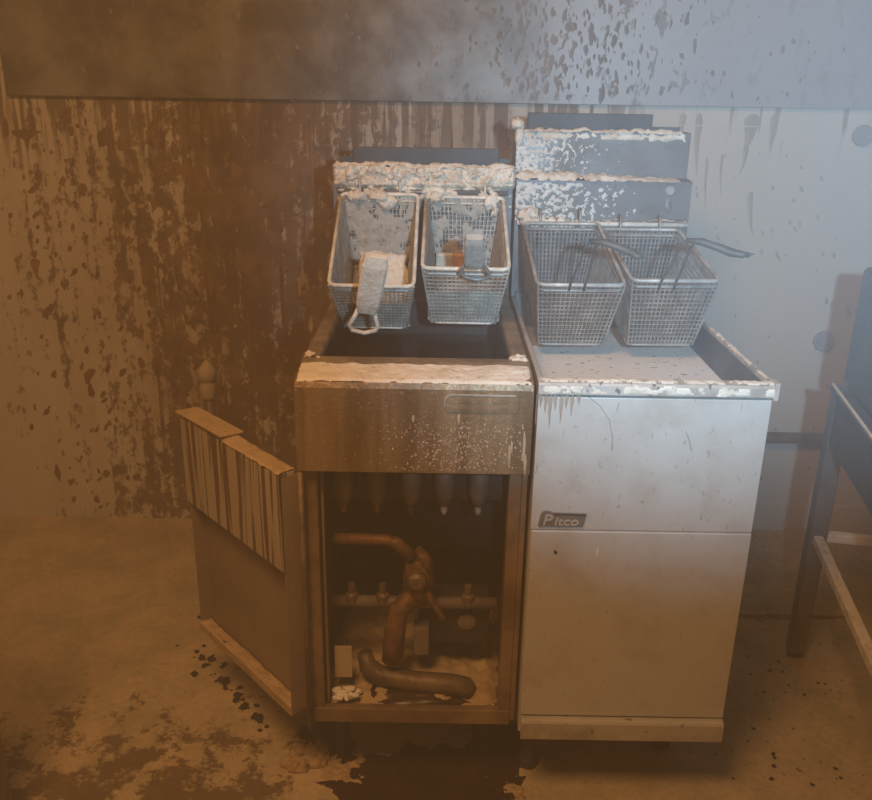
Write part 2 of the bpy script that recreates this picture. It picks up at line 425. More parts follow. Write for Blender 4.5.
obj('post_flange', box(0.033, 0.037, 0.040, 0.060, 0.200, 0.705), 'doorpanel', LF)
# apron: folded sheet with rolled top edge
ap = obj('apron', MB().prism([(0.0, 0.702), (0.0, 0.852), (0.004, 0.861), (0.012, 0.865), (0.100, 0.873), (0.108, 0.873), (0.108, 0.868), (0.014, 0.858), (0.008, 0.850), (0.008, 0.710), (0.028, 0.710), (0.028, 0.702)], 0.0, WL, 'x'), 'oiled', LF, bevel=0.0015)
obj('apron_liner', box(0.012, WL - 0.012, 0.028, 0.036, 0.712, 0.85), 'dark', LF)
def rrect(x0, x1, z0, z1, r, n=5):
    P = []
    for cx, cz, a0 in ((x1 - r, z1 - r, 0), (x0 + r, z1 - r, 90), (x0 + r, z0 + r, 180), (x1 - r, z0 + r, 270)):
        for i in range(n + 1):
            a = R(a0 + 90 * i / n); P.append((cx + r * math.cos(a), cz + r * math.sin(a)))
    return P
npl = obj('name_plate', MB().prism(rrect(0.245, 0.368, 0.814, 0.846, 0.010), -0.003, 0.0, 'y'), 'oiled', ap, bevel=0.0008)
for i, (z, a, b) in enumerate(((0.8345, 0.252, 0.352), (0.822, 0.252, 0.360))):
    obj('embossed_line', MB().prism(rrect(a, b, z - 0.003, z + 0.003, 0.002, 2), -0.0045, -0.003, 'y'), 'oiled', ap)
obj('plate_rim', MB().tube([(0.362, -0.003, 0.844), (0.255, -0.003, 0.8445), (0.247, -0.003, 0.838), (0.2455, -0.003, 0.823)], 0.0018, 6), 'greypowder', ap)

# tank
tk = MB()
tk.box(0.028, 0.034, 0.108, 0.60, 0.60, 0.868); tk.box(WL - 0.034, WL - 0.028, 0.108, 0.60, 0.60, 0.868)
tk.box(0.034, WL - 0.034, 0.108, 0.114, 0.60, 0.868); tk.box(0.034, WL - 0.034, 0.594, 0.60, 0.60, 0.868)
tk.box(0.034, WL - 0.034, 0.114, 0.594, 0.60, 0.606)
tk_o = obj('tank', tk, 'dark', LF)
obj('burnt_oil', box(0.034, WL - 0.034, 0.114, 0.594, 0.606, 0.78), 'oil', tk_o)
for x0, x1 in ((0.0, 0.030), (WL - 0.030, WL)):
    obj('tank_rim', MB().prism([(x0, 0.850), (x0, 0.868), (x0 + 0.003, 0.873), (x1 - 0.003, 0.873), (x1, 0.868), (x1, 0.850)], 0.100, 0.604, 'y'), 'oiled', LF, bevel=0.001)
obj('rear_deck', MB().prism([(0.590, 0.855), (0.590, 0.871), (0.612, 0.895), (0.612, 0.855)], 0.0, WL, 'x'), 'brownsteel', LF)
# flue
fl = obj('flue', box(0.0, WL, 0.604, 0.612, 0.85, 1.150), 'flue', LF, bevel=0.001)
obj('flue_side', box(0.0, 0.008, 0.612, 0.73, 0.85, 1.150), 'flue', LF, bevel=0.001)
obj('flue_side', box(WL - 0.008, WL, 0.612, 0.73, 0.85, 1.150), 'flue', LF, bevel=0.001)
obj('flue_back', box(0.0, WL, 0.73, 0.738, 0.85, 1.160), 'flueinside', LF)
obj('flue_deflector', box(0.034, WL - 0.026, 0.718, 0.729, 0.95, 1.182), 'flueinside', LF, bevel=0.002)
obj('hanger_rail', MB().tube([(0.012, 0.592, 1.098), (WL - 0.012, 0.592, 1.098)], 0.006, 8), 'flue', LF, smooth=True)
for x in (0.02, WL - 0.02):
    obj('rail_bracket', box(x - 0.006, x + 0.006, 0.592, 0.606, 1.088, 1.108), 'flue', LF)
# burner tubes and pipework inside the cabinet
for i, x in enumerate((0.068, 0.128, 0.190, 0.250, 0.312)):
    t = obj('burner_tube', MB().tube([(x, 0.083, 0.72), (x, 0.083, 0.628), (x, 0.083, 0.603)], [0.019, 0.019, 0.011], 12), 'tube', LF, smooth=True)
    obj('orifice', MB().lathe([(0.006, 0), (0.006, -0.018), (0.003, -0.024)], (x, 0.083, 0.607), 'z', 10), 'rimsteel' if i > 2 else 'pipe', t)
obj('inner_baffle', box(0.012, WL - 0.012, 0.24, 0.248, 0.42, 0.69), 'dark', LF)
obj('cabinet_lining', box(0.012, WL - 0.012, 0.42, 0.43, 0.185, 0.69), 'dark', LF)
obj('gas_manifold', MB().tube([(0.036, 0.12, 0.372), (WL - 0.036, 0.12, 0.372)], 0.012, 12), 'tube', LF, smooth=True)
for x in (0.075, 0.135, 0.225, 0.30):
    obj('manifold_cock', MB().lathe([(0.010, -0.012), (0.013, -0.006), (0.013, 0.012), (0.007, 0.016), (0.007, 0.034)], (x, 0.118, 0.378), 'z', 10), 'pipe', LF)
obj('gas_pipe', MB().tube([(0.045, 0.10, 0.520), (0.145, 0.10, 0.519), (0.165, 0.098, 0.512), (0.195, 0.09, 0.487)], [0.011, 0.011, 0.012, 0.012], 12), 'rust', LF, smooth=True)
gv = obj('gas_valve', MB().blob((0.205, 0.10, 0.440), 0.030, 0.028, 0.058, 2.1, 0.25, 14, 10), 'rust', LF, smooth=True)
obj('valve_knob', MB().lathe([(0.018, 0), (0.018, -0.014), (0.012, -0.02), (0.004, -0.02)], (0.202, 0.075, 0.452), 'y', 14), 'pipe', gv)
obj('valve_elbow', MB().tube([(0.196, 0.10, 0.492), (0.214, 0.095, 0.484), (0.222, 0.092, 0.462)], 0.014, 10), 'rust', gv, smooth=True)
obj('valve_outlet', MB().tube([(0.195, 0.10, 0.40), (0.168, 0.09, 0.375), (0.160, 0.085, 0.33), (0.156, 0.085, 0.262)], [0.020, 0.019, 0.021, 0.021], 12), 'rust', LF, smooth=True)
obj('valve_lever', MB().tube([(0.222, 0.07, 0.425), (0.252, 0.055, 0.378)], 0.006, 8), 'rust', LF)
cb = obj('control_box', box(0.205, 0.345, 0.14, 0.22, 0.262, 0.352), 'dark', LF, bevel=0.003)
obj('control_dial', MB().lathe([(0.018, 0), (0.018, -0.008), (0.008, -0.010)], (0.300, 0.14, 0.320), 'y', 16), 'tube', cb)
obj('control_box', box(0.196, 0.226, 0.10, 0.135, 0.262, 0.325), 'tube', LF, bevel=0.003)
obj('drain_pipe', MB().tube([(0.100, 0.10, 0.268), (0.106, 0.095, 0.240), (0.130, 0.085, 0.226), (0.200, 0.075, 0.221), (0.270, 0.07, 0.219), (0.300, 0.072, 0.210), (0.306, 0.080, 0.200)], [0.015, 0.018, 0.020, 0.020, 0.021, 0.021, 0.016], 14), 'pipe', LF, smooth=True)
obj('oil_spill', MB().blob((0.20, 0.062, 0.196), 0.095, 0.030, 0.012, 3.3, 0.5, 24, 8), 'puddle', LF, smooth=True)
obj('rating_tag', box(0.045, 0.078, 0.070, 0.073, 0.232, 0.302), 'tag', LF)
for x, y in ((0.05, 0.13), (WL - 0.05, 0.13), (0.05, 0.64), (WL - 0.05, 0.64)):
    obj('leg', MB().lathe([(0.013, 0), (0.020, 0.006), (0.020, 0.02), (0.015, 0.03), (0.015, 0.176)], (x, y, 0), 'z', 14), 'dark', LF)  # legs coloured dark to stand in for the shade under the fryer

# open door: inner face towards the camera, folded lips at top and bottom. Local frame along the door
HX, HY = -0.004, 0.014                                   # hinge, fryer coordinates
ddir = Vector((-0.265, 0.297)).normalized(); DW = 0.362
dang = math.atan2(ddir.y, ddir.x)
dr = bpy.data.objects.new('door', MB().box(0.0, DW, -0.004, 0.004, 0.205, 0.690).mesh('door', M['doorpanel'])); COL.objects.link(dr)
dr.parent = LF; dr.location = (HX, HY, 0); dr.rotation_euler = (0, 0, dang)
# local +y of the door points left-front (towards the viewer)
NY = 1
obj('top_channel', MB().prism([(0.004, 0.690), (0.004, 0.698), (0.034, 0.700), (0.036, 0.694), (0.036, 0.512), (0.033, 0.512), (0.033, 0.690)], 0.0, DW, 'x'), 'door', dr, bevel=0.0008)
obj('bottom_lip', MB().prism([(0.004, 0.205), (0.004, 0.211), (0.030, 0.209), (0.031, 0.221), (0.034, 0.221), (0.034, 0.203)], 0.0, DW, 'x'), 'tanpowder', dr)
obj('edge_lip', box(0.0, 0.004, 0.004, 0.030, 0.205, 0.690), 'doorpanel', dr)
obj('edge_lip', box(DW - 0.004, DW, 0.004, 0.030, 0.205, 0.690), 'doorpanel', dr)
obj('hinge_pin', MB().tube([(-0.012, 0.0, 0.16), (-0.012, 0.0, 0.70)], 0.005, 10), 'pipe', dr, smooth=True)
Mdoor = Matrix.Translation((-0.232 + HX, 1.335 + HY, 0)) @ Matrix.Rotation(dang, 4, 'Z')
def dW(x, y, z): return Mdoor @ Vector((x, y, z))
def dV(x, y, z): return Mdoor.to_3x3() @ Vector((x, y, z))

# ------------------------------------------------------------------ right fryer (white with dust)
WR = 0.383
RF = empty('deep_fryer', (0.166, 1.335, 0), 'closed white-dusted deep fryer with a maker badge on its front', 'fryer')
obj('side_panel', box(0.0, 0.008, 0.004, 0.72, 0.165, 0.850), 'steel', RF, bevel=0.002)
obj('side_panel', box(WR - 0.008, WR, 0.004, 0.72, 0.165, 0.850), 'steel', RF, bevel=0.002)
obj('back_panel', box(0.008, WR - 0.008, 0.705, 0.72, 0.165, 0.85), 'steel', RF)
obj('base_pan', box(0.008, WR - 0.008, 0.01, 0.705, 0.165, 0.175), 'brownsteel', RF)
fp = obj('front_panel', box(0.0, WR - 0.003, -0.006, 0.004, 0.603, 0.845), 'steel', RF, bevel=0.0015)
dd = obj('door', box(0.001, WR - 0.003, -0.008, 0.002, 0.214, 0.6015), 'steel', RF, bevel=0.002)
obj('screw', MB().lathe([(0.003, 0), (0.003, -0.002), (0.001, -0.003)], (0.045, -0.008, 0.561), 'y', 10), 'dark', dd)
obj('powder_streak', MB().blob((0.118, -0.0085, 0.561), 0.002, 0.0012, 0.010, 1, 0.2, 8, 6), 'powder', dd)
obj('kick_strip', MB().prism([(-0.020, 0.168), (-0.020, 0.204), (-0.017, 0.209), (0.002, 0.211), (0.002, 0.205), (-0.015, 0.203), (-0.016, 0.168)], 0.002, WR - 0.003, 'x'), 'rimsteel', RF, bevel=0.001)
# badge
bd = obj('badge', MB().prism([(0.012, 0.610), (0.089, 0.610), (0.094, 0.636), (0.036, 0.637), (0.030, 0.640), (0.021, 0.640), (0.016, 0.634)], -0.009, -0.006, 'y'), 'plate', fp, bevel=0.0008)
def text_mesh(name, body, size, depth, shear, mat, loc, parent, sx=1.0):
    cu = bpy.data.curves.new(name, 'FONT'); cu.body = body; cu.size = size; cu.extrude = depth; cu.shear = shear; cu.offset = size * 0.012
    to = bpy.data.objects.new(name + '_tmp', cu); COL.objects.link(to)
    dg = bpy.context.evaluated_depsgraph_get(); dg.update()
    me = bpy.data.meshes.new_from_object(to.evaluated_get(dg))
    bpy.data.objects.remove(to); bpy.data.curves.remove(cu)
    me.transform(Matrix.Translation(loc) @ Matrix.Rotation(R(90), 4, 'X') @ Matrix.Diagonal((sx, 1, 1, 1)))
    me.materials.clear(); me.materials.append(M[mat])
    o = bpy.data.objects.new(name, me); COL.objects.link(o); o.parent = parent
    return o
text_mesh('lettering', 'P', 0.029, 0.0010, 0.22, 'letter', (0.018, -0.0098, 0.6135), bd, 1.05)
text_mesh('lettering', 'itco', 0.0225, 0.0010, 0.22, 'letter', (0.038, -0.0098, 0.6135), bd, 1.22)
obj('plate_edge', MB().tube([(0.037, -0.0095, 0.6345), (0.092, -0.0095, 0.6335)], 0.0011, 6), 'dark', bd)
# rim and recessed top
for nm, b in (('rim_side', (0.0, 0.009, 0.012, 0.60, 0.79, 0.870)), ('rim_side', (WR - 0.009, WR, 0.012, 0.60, 0.79, 0.870)), ('rim_back', (0.009, WR - 0.009, 0.592, 0.604, 0.79, 0.880))):
    obj(nm, box(*b), 'flue' if nm == 'rim_back' else 'rimsteel', RF, bevel=0.0015)
obj('rim_front', MB().prism([(-0.010, 0.850), (-0.010, 0.866), (-0.007, 0.870), (0.012, 0.872), (0.018, 0.868), (0.018, 0.79), (0.010, 0.79), (0.010, 0.850)], -0.001, WR + 0.002, 'x'), 'rimsteel', RF, bevel=0.001)
obj('rim_corner', box(WR - 0.004, WR + 0.004, -0.012, 0.012, 0.846, 0.876), 'rimsteel', RF, bevel=0.001)
for nm, b in (('inner_wall', (WR - 0.011, WR - 0.0092, 0.0185, 0.590, 0.803, 0.864)), ('inner_wall', (0.0092, 0.011, 0.0185, 0.590, 0.803, 0.864))):
    obj(nm, box(*b), 'slate', RF)
obj('crusted_oil', box(0.009, WR - 0.009, 0.018, 0.592, 0.785, 0.802), 'cover', RF)
# stepped flue
obj('flue_lower', box(0.0, WR, 0.604, 0.612, 0.86, 1.127), 'flue', RF, bevel=0.001)
obj('flue_shelf', MB().prism([(0.600, 1.122), (0.600, 1.127), (0.660, 1.131), (0.660, 1.124)], 0.0, WR, 'x'), 'flue', RF)
obj('flue_upper', box(0.0, WR - 0.002, 0.650, 0.658, 1.128, 1.226), 'flue', RF, bevel=0.001)
obj('flue_side', MB().prism([(0.612, 0.86), (0.612, 1.124), (0.657, 1.124), (0.657, 1.226), (0.735, 1.226), (0.735, 0.86)], 0.0, 0.007, 'x'), 'flue', RF)
obj('flue_side', MB().prism([(0.612, 0.86), (0.612, 1.124), (0.657, 1.124), (0.657, 1.226), (0.735, 1.226), (0.735, 0.86)], WR - 0.007, WR, 'x'), 'flue', RF)
obj('flue_back', box(0.007, WR - 0.007, 0.727, 0.735, 0.86, 1.235), 'flueinside', RF)
obj('flue_deflector', box(0.03, 0.31, 0.715, 0.726, 1.0, 1.262), 'flueinside', RF, bevel=0.002)
obj('hanger_rail', MB().tube([(0.005, 0.590, 1.036), (WR - 0.004, 0.590, 1.036)], 0.0055, 8), 'rimwire', RF, smooth=True)
for x in (0.02, WR - 0.02):
    obj('rail_bracket', box(x - 0.006, x + 0.006, 0.590, 0.606, 1.026, 1.046), 'flue', RF)
obj('bolt', MB().lathe([(0.011, 0), (0.011, -0.003), (0.008, -0.006), (0.003, -0.006)], (0.336, 0.604, 1.108), 'y', 14), 'greydisc', RF)
obj('bolt_drip', MB().blob((0.336, 0.604, 1.075), 0.008, 0.002, 0.016, 4, 0.3, 10, 8), 'flue', RF)
for x, y in ((0.035, 0.10), (WR - 0.06, 0.16), (0.035, 0.64), (WR - 0.06, 0.64)):
    obj('leg', MB().lathe([(0.013, 0), (0.020, 0.006), (0.020, 0.02), (0.015, 0.03), (0.015, 0.166)], (x, y, 0), 'z', 14), 'dark', RF)  # dark leg colour carries the shade below the cabinet

# ------------------------------------------------------------------ frying baskets
def wires(P00, P10, P01, P11, nu, nv, r):
    """crossed wires over the four-cornered wall P(u,v)"""
    P00, P10, P01, P11 = map(Vector, (P00, P10, P01, P11))
    m = MB()
    for i in range(1, nu):
        u = i / nu; m.tube([P00.lerp(P10, u), P01.lerp(P11, u)], r, 4)
    for j in range(1, nv):
        v = j / nv; m.tube([P00.lerp(P01, v), P10.lerp(P11, v)], r, 4)
    return m

def basket(loc, tilt, yaw, label, wire, rim, L=0.285, W=0.166, H=0.150, yb=-0.012):
    B = empty('fry_basket', loc, label, 'basket', rot=(R(tilt), 0, R(yaw)), group='wire frying baskets on the fryers')
    a, b = W / 2, W / 2 - 0.018; yf = -(L - 0.032)
    T = [(-a, 0, 0), (a, 0, 0), (a, -L, 0), (-a, -L, 0)]
    Q = [(-b, yb, -H), (b, yb, -H), (b, yf, -H), (-b, yf, -H)]
    r = 0.0014
    for nm, i, j, nu in (('back_mesh', 0, 1, 18), ('side_mesh', 1, 2, 32), ('front_mesh', 2, 3, 18), ('side_mesh', 3, 0, 32)):
        obj(nm, wires(T[i], T[j], Q[i], Q[j], nu, 15, r), wire, B, kind='stuff')
    obj('bottom_mesh', wires(Q[0], Q[1], Q[3], Q[2], 16, 28, r), wire, B, kind='stuff')
    def ring(P, rad, z=0, c=0.012):
        pts = []
        for k in range(4):
            p = Vector(P[k]); q0 = (Vector(P[k - 1]) - p).normalized(); q1 = (Vector(P[(k + 1) % 4]) - p).normalized()
            pts += [p + q0 * c, p + q0 * c * 0.3 + q1 * c * 0.3, p + q1 * c]
        pts.append(pts[0]); pts = [p + Vector((0, 0, z)) for p in pts]
        return MB().tube(pts, rad, 8)
    obj('rim', ring(T, 0.0042), rim, B, smooth=True)
    obj('rim', ring([Vector(t).lerp(Vector(q), 0.09) for t, q in zip(T, Q)], 0.0024), wire, B, smooth=True)
    obj('bottom_frame', ring(Q, 0.003), wire, B, smooth=True)
    for k in range(4):
        obj('corner_wire', MB().tube([T[k], Q[k]], 0.0022, 6), wire, B)
    for s in (-1, 1):
        x = s * W * 0.26
        obj('hook', MB().tube([(x, 0.0, -0.055), (x, 0.004, 0.0), (x, 0.010, 0.020), (x, 0.022, 0.024), (x, 0.030, 0.014)], 0.0028, 6), wire, B, smooth=True)
    bpy.context.view_layer.update()
    return B, B.matrix_world.copy().inverted()

def in_local(mb, inv):
    mb.v = [tuple(inv @ Vector(p)) for p in mb.v]; return mb

LAB = ['wire fry basket caked in powder, leftmost on the burnt fryer',
       'wire fry basket with an orange scrap inside, second from the left',
       'grey wire fry basket between its crusted neighbour and the rightmost basket',
       'grey wire fry basket with handle sticking out right, rightmost of four']
B1, I1 = basket((-0.128, 1.912, 1.094), 31.0, -0.5, LAB[0], 'wire', 'rimwire', yb=-0.064)
B2, I2 = basket((0.055, 1.912, 1.090), 21.0, -0.5, LAB[1], 'wire', 'rimwire', yb=-0.036)
B3, I3 = basket((0.262, 1.895, 1.040), 15.0, 2.0, LAB[2], 'wiredark', 'rimgrey')
B4, I4 = basket((0.436, 1.895, 1.030), 10.5, 2.5, LAB[3], 'wiredark', 'rimgrey')

# handles: looped wire from the front wall up to a flat grip, built where they stand and handed to their basket
def grip_bar(p0, p1, w0, w1, th, side):
    """flat bar between p0 and p1, widths w0..w1 along 'side'"""
    p0, p1, sd = Vector(p0), Vector(p1), Vector(side).normalized()
    t = (p1 - p0).normalized(); n = t.cross(sd).normalized(); m = MB(); vs = []
    K = 6
    for i in range(K + 1):
        u = i / K; p = p0.lerp(p1, u); w = (w0 + (w1 - w0) * u) * (0.82 if i in (0, K) else 1.0) / 2; h = th / 2 * (0.7 if i in (0, K) else 1)
        for a, b in ((-1, -0.6), (-0.8, -1), (0.8, -1), (1, -0.6), (1, 0.6), (0.8, 1), (-0.8, 1), (-1, 0.6)):
            vs.append(p + sd * (a * w) + n * (b * h))
    fs = [(i * 8 + k, i * 8 + (k + 1) % 8, (i + 1) * 8 + (k + 1) % 8, (i + 1) * 8 + k) for i in range(K) for k in range(8)]
    fs += [tuple(range(8))[::-1], tuple(range(K * 8, K * 8 + 8))]
    return m.add(vs, fs)

h = obj('handle', in_local(MB().tube([(-0.120, 1.600, 0.925), (-0.117, 1.606, 0.898), (-0.113, 1.612, 0.882), (-0.118, 1.616, 0.872), (-0.140, 1.618, 0.866), (-0.164, 1.616, 0.872), (-0.168, 1.612, 0.884), (-0.158, 1.606, 0.900), (-0.146, 1.600, 0.925)], 0.0045, 8), I1), 'rimwire', B1, smooth=True)
obj('grip', in_local(grip_bar((-0.134, 1.602, 0.912), (-0.110, 1.540, 1.030), 0.044, 0.049, 0.018, (1, 0.1, -0.15)), I1), 'powder', h)
h = obj('handle', in_local(MB().tube([(0.058, 1.590, 1.020), (0.046, 1.604, 1.000), (0.042, 1.612, 0.988), (0.052, 1.618, 0.978), (0.072, 1.620, 0.973), (0.094, 1.616, 0.978), (0.096, 1.610, 0.988), (0.086, 1.602, 1.000), (0.072, 1.590, 1.022)], 0.0042, 8), I2), 'wiredark', B2, smooth=True)
obj('grip', in_local(grip_bar((0.066, 1.596, 1.003), (0.063, 1.530, 1.068), 0.038, 0.036, 0.018, (1, 0, 0)), I2), 'greypowder', h)
def bent_handle(B, inv, fx, ex, zt, xend, zend, fz):
    h = None
    for k in (-1, 1):
        mb = MB().tube([(fx + 0.014 * k, 1.612, fz - 0.010), (fx + 0.014 * k, 1.602, fz + 0.006), (fx + 0.012 * k + 0.004, 1.575, fz + 0.04), (ex + 0.009 * k, 1.540, zt - 0.012), (ex + 0.007 * k + 0.006, 1.525, zt)], 0.0022, 8)
        o = obj('handle_wire', in_local(mb, inv), 'grip', B, smooth=True)
    g = obj('grip', in_local(MB().tube([(ex - 0.004, 1.527, zt + 0.003), (ex + 0.022, 1.520, zt + 0.002), (ex + 0.05, 1.510, zt - 0.006), (ex + 0.068, 1.500, zt - 0.012), (xend - 0.010, 1.490, zend), (xend, 1.488, zend + 0.001)],
            [0.006, 0.0095, 0.010, 0.011, 0.0085, 0.004], 10, 0.7, (0, 0, 1)), inv), 'grip', B, smooth=True)
    obj('grip_loop', in_local(MB().tube([(xend - 0.006, 1.488, zend + 0.004), (xend + 0.007, 1.486, zend + 0.002), (xend - 0.004, 1.488, zend - 0.004)], 0.0022, 6), inv), 'grip', g)
bent_handle(B4, I4, 0.430, 0.436, 1.066, 0.532, 1.052, 0.972)
bent_handle(B3, I3, 0.262, 0.268, 1.062, 0.352, 1.046, 0.968)

# powder clogging the mesh inside the two left baskets (each layer moves with its basket)
def clog(B, which, seed, fill, mat, L=0.285, W=0.166, H=0.150):
    yb = -0.064 if B is B1 else -0.036
    a, b = W / 2 - 0.002, W / 2 - 0.020; yf = -(L - 0.032)
    sk = 0
    if which == 'left': O, U, V, N, sk = (-a, -0.004, -0.004), (0, -(L - 0.010), 0), (a - b, 0, -H + 0.008), (1, 0, 0), -yb / L
    if which == 'right': O, U, V, N, sk = (a, -0.004, -0.004), (0, -(L - 0.010), 0), (b - a, 0, -H + 0.008), (-1, 0, 0), -yb / L
    if which == 'back': O, U, V, N = (-a, -0.003, -0.004), (2 * a, 0, 0), (0, yb + 0.002, -H + 0.008), (0, -1, 0)
    if which == 'front': O, U, V, N = (-a + .008, -(L - 0.016), -0.060), (2 * a - .016, 0, 0), (0, 0.018, -H + 0.064), (0, 1, 0)
    if which == 'bottom': O, U, V, N = (-b, yb, -H + 0.002), (2 * b, 0, 0), (0, yf - yb, 0), (0, 0, 1)
    cm = MB().crust(O, U, V, N, 60, 34, 0.0035, seed, 45, fill, 0.05)
    if sk:      # side walls narrow towards the bottom, front and back
        cm.v = [(x, y * (1 - (sk + 0.11) * (-z / H)) + yb * (-z / H), z) for x, y, z in cm.v]
    obj('clogging_powder', cm, mat, B, smooth=True, kind='stuff')
clog(B1, 'left', 1, 0.75, 'greypowder'); clog(B1, 'back', 2, 0.18, 'greypowder'); clog(B1, 'right', 3, 0.45, 'greypowder'); clog(B1, 'bottom', 5, 0.25, 'greypowder')
clog(B2, 'left', 6, 0.85, 'greypowder'); clog(B2, 'right', 7, 1.0, 'greypowder'); clog(B2, 'back', 8, 0.0, 'greypowder')
clog(B1, 'front', 21, 0.75, 'greypowder'); clog(B2, 'front', 22, 0.7, 'greypowder')

# scraps lying in the baskets
def in_basket(B, pts_fn): return [tuple(B.matrix_world @ Vector(p)) for p in pts_fn]
bpy.context.view_layer.update()
mb = MB().crust((-0.045, -0.060, -0.112), (0.108, 0, 0), (0, -0.10, -0.036), (0, 0.35, 1), 44, 40, 0.010, 31, 26, 0.85, 0.14)
mb.v = in_basket(B1, mb.v)
obj('powder_cake', mb, 'powder', smooth=True, label='cream cake of powder lying inside the leftmost basket', cat='powder', kind='stuff')
mb = MB().box(-0.060, -0.022, -0.066, -0.054, -0.149, -0.104); mb.v = in_basket(B2, mb.v)
sc = obj('food_scrap', mb, 'powder', bevel=0.003, label='cream and orange scrap lying in the second basket', cat='scrap')
mb = MB().box(-0.022, -0.001, -0.067, -0.054, -0.149, -0.105); mb.v = in_basket(B2, mb.v)
obj('orange_end', mb, 'orange', sc, bevel=0.003)

# ------------------------------------------------------------------ powder crusts
def powder(name, mb, label, mat='powder', smooth=True, on=None):
    o = obj(name, mb, mat, smooth=smooth, label=label, cat='powder', kind='stuff')
    return stick(o, on) if on else o
LX, RX, FY = -0.232, 0.166, 1.335
m = MB()
m.crust((LX + 0.002, FY + 0.590, 1.149), (0.396, 0, 0), (0, 0.026, 0.0), (0, 0, 1), 150, 10, 0.008, 1, 40, 0.9, 0.3)
m.crust((LX, FY + 0.604, 1.153), (0.396, 0, 0), (0, -0.004, -0.050), (0, -1, 0.25), 210, 30, 0.022, 2, 38, 0.75, 0.12)
m.crust((LX, FY + 0.604, 1.122), (WL, 0, 0), (0, -0.002, -0.060), (0, -1, 0.1), 190, 34, 0.022, 3.4, 24, 0.45, 0.30)
for i in range(34):
    x = LX + 0.02 + 0.37 * random.random()
    m.blob((x, FY + 0.588 - 0.006 * random.random(), 1.095 + 0.05 * random.random()), 0.004 + 0.007 * random.random(), 0.007, 0.003 + 0.005 * random.random(), i, 0.9, 12, 9)
for (x, z, rx, rz) in ((0.118, 1.078, 0.017, 0.016), (0.100, 1.090, 0.022, 0.012), (0.055, 1.090, 0.020, 0.012), (0.345, 1.082, 0.014, 0.018), (0.352, 1.063, 0.008, 0.014), (0.225, 1.09, 0.016, 0.012)):
    m.blob((LX + x, FY + 0.575, z), rx, 0.013, rz, x * 40, 0.85, 18, 13)
powder('powder_crust', m, 'lumpy cream powder heaped along the flue above the left baskets', on=LF)
m = MB().crust((RX, FY + 0.642, 1.2245), (WR - 0.02, 0, 0), (0, 0.022, 0.0), (0, 0, 1), 150, 8, 0.007, 5, 60, 0.8, 0.3)
m.crust((RX, FY + 0.650, 1.228), (WR - 0.01, 0, 0), (0, 0, -0.022), (0, -1, 0.2), 110, 8, 0.006, 6, 40, 0.30, 0.3)
m2 = MB()
m2.crust((RX, FY + 0.650, 1.222), (0.24, 0, 0), (0, 0, -0.094), (0, -1, 0), 190, 76, 0.003, 7, 120, 0.26, 0.02, 0.85)
m.blob((RX + 0.002, FY + 0.65, 1.24), 0.015, 0.014, 0.013, 2.2, 0.5, 12, 9)
m.blob((RX + 0.006, FY + 0.65, 1.215), 0.010, 0.010, 0.02, 5.2, 0.5, 12, 9)
powder('powder_crust', m, 'thin powder line along the top edge of the white fryer flue', on=RF)
m = MB().crust((RX - 0.004, FY + 0.596, 1.127), (0.364, 0, 0), (0, 0.052, 0.002), (0, 0, 1), 150, 18, 0.013, 8, 40, 0.85, 0.2)
m.v = [(x, y, z if x < RX + 0.12 else 1.127 + (z - 1.127) * max(0.35, 1 - (x - RX - 0.12) / 0.28)) for x, y, z in m.v]
m2.crust((RX, FY + 0.603, 1.128), (0.30, 0, 0), (0, 0, -0.09), (0, -1, 0), 220, 72, 0.003, 9, 120, 0.20, 0.02, 0.75)
powder('powder_crust', m, 'cream powder drift on the middle ledge of the white fryer flue', on=RF)
m = MB()
for i in range(34):
    x = RX + 0.008 + 0.165 * (i / 34) + 0.01 * random.random(); big = 1.25 if i < 7 else (1.0 if i < 22 else 0.55)
    m.blob((x, FY + 0.572 + 0.012 * random.random(), 1.037 + 0.022 * (random.random() - 0.5) * (1 if i < 24 else 0.4) + (0.01 if i < 7 else 0)), 0.010 * big, 0.009 * big, 0.009 * big, i * 1.7, 0.9, 14, 10)
m.crust((RX + 0.17, FY + 0.584, 1.041), (0.205, 0, 0), (0, 0.012, 0), (0, 0, 1), 70, 5, 0.006, 12, 30, 0.6, 0.0)
powder('powder_crust', m, 'crumbly powder clinging to the rail above the two right baskets', on=RF)
m = MB().crust((LX + 0.002, FY + 0.004, 0.862), (WL - 0.004, 0, 0), (0, 0.070, 0.008), (0, -0.1, 1), 150, 30, 0.0035, 14, 22, 0.85, 0.06)
powder('powder_crust', m, 'bright cream powder spread over the front ledge of the burnt fryer', 'litpowder', on=LF)
m = MB()
for x0, s in ((0.0, 3.3), (WL - 0.035, 5.1)):
    m.crust((LX + x0, FY + 0.095, 0.873), (0.034, 0, 0), (0, 0.035, 0), (0, 0, 1), 20, 20, 0.006, s, 60, 0.4, 0.2)
powder('powder_crust', m, 'small powder clumps on the tank rim corners of the burnt fryer', on=LF)
powder('powder_spatter', m2, 'white powder spatter stuck on the left of the flue panels', 'whitepowder', on=RF)
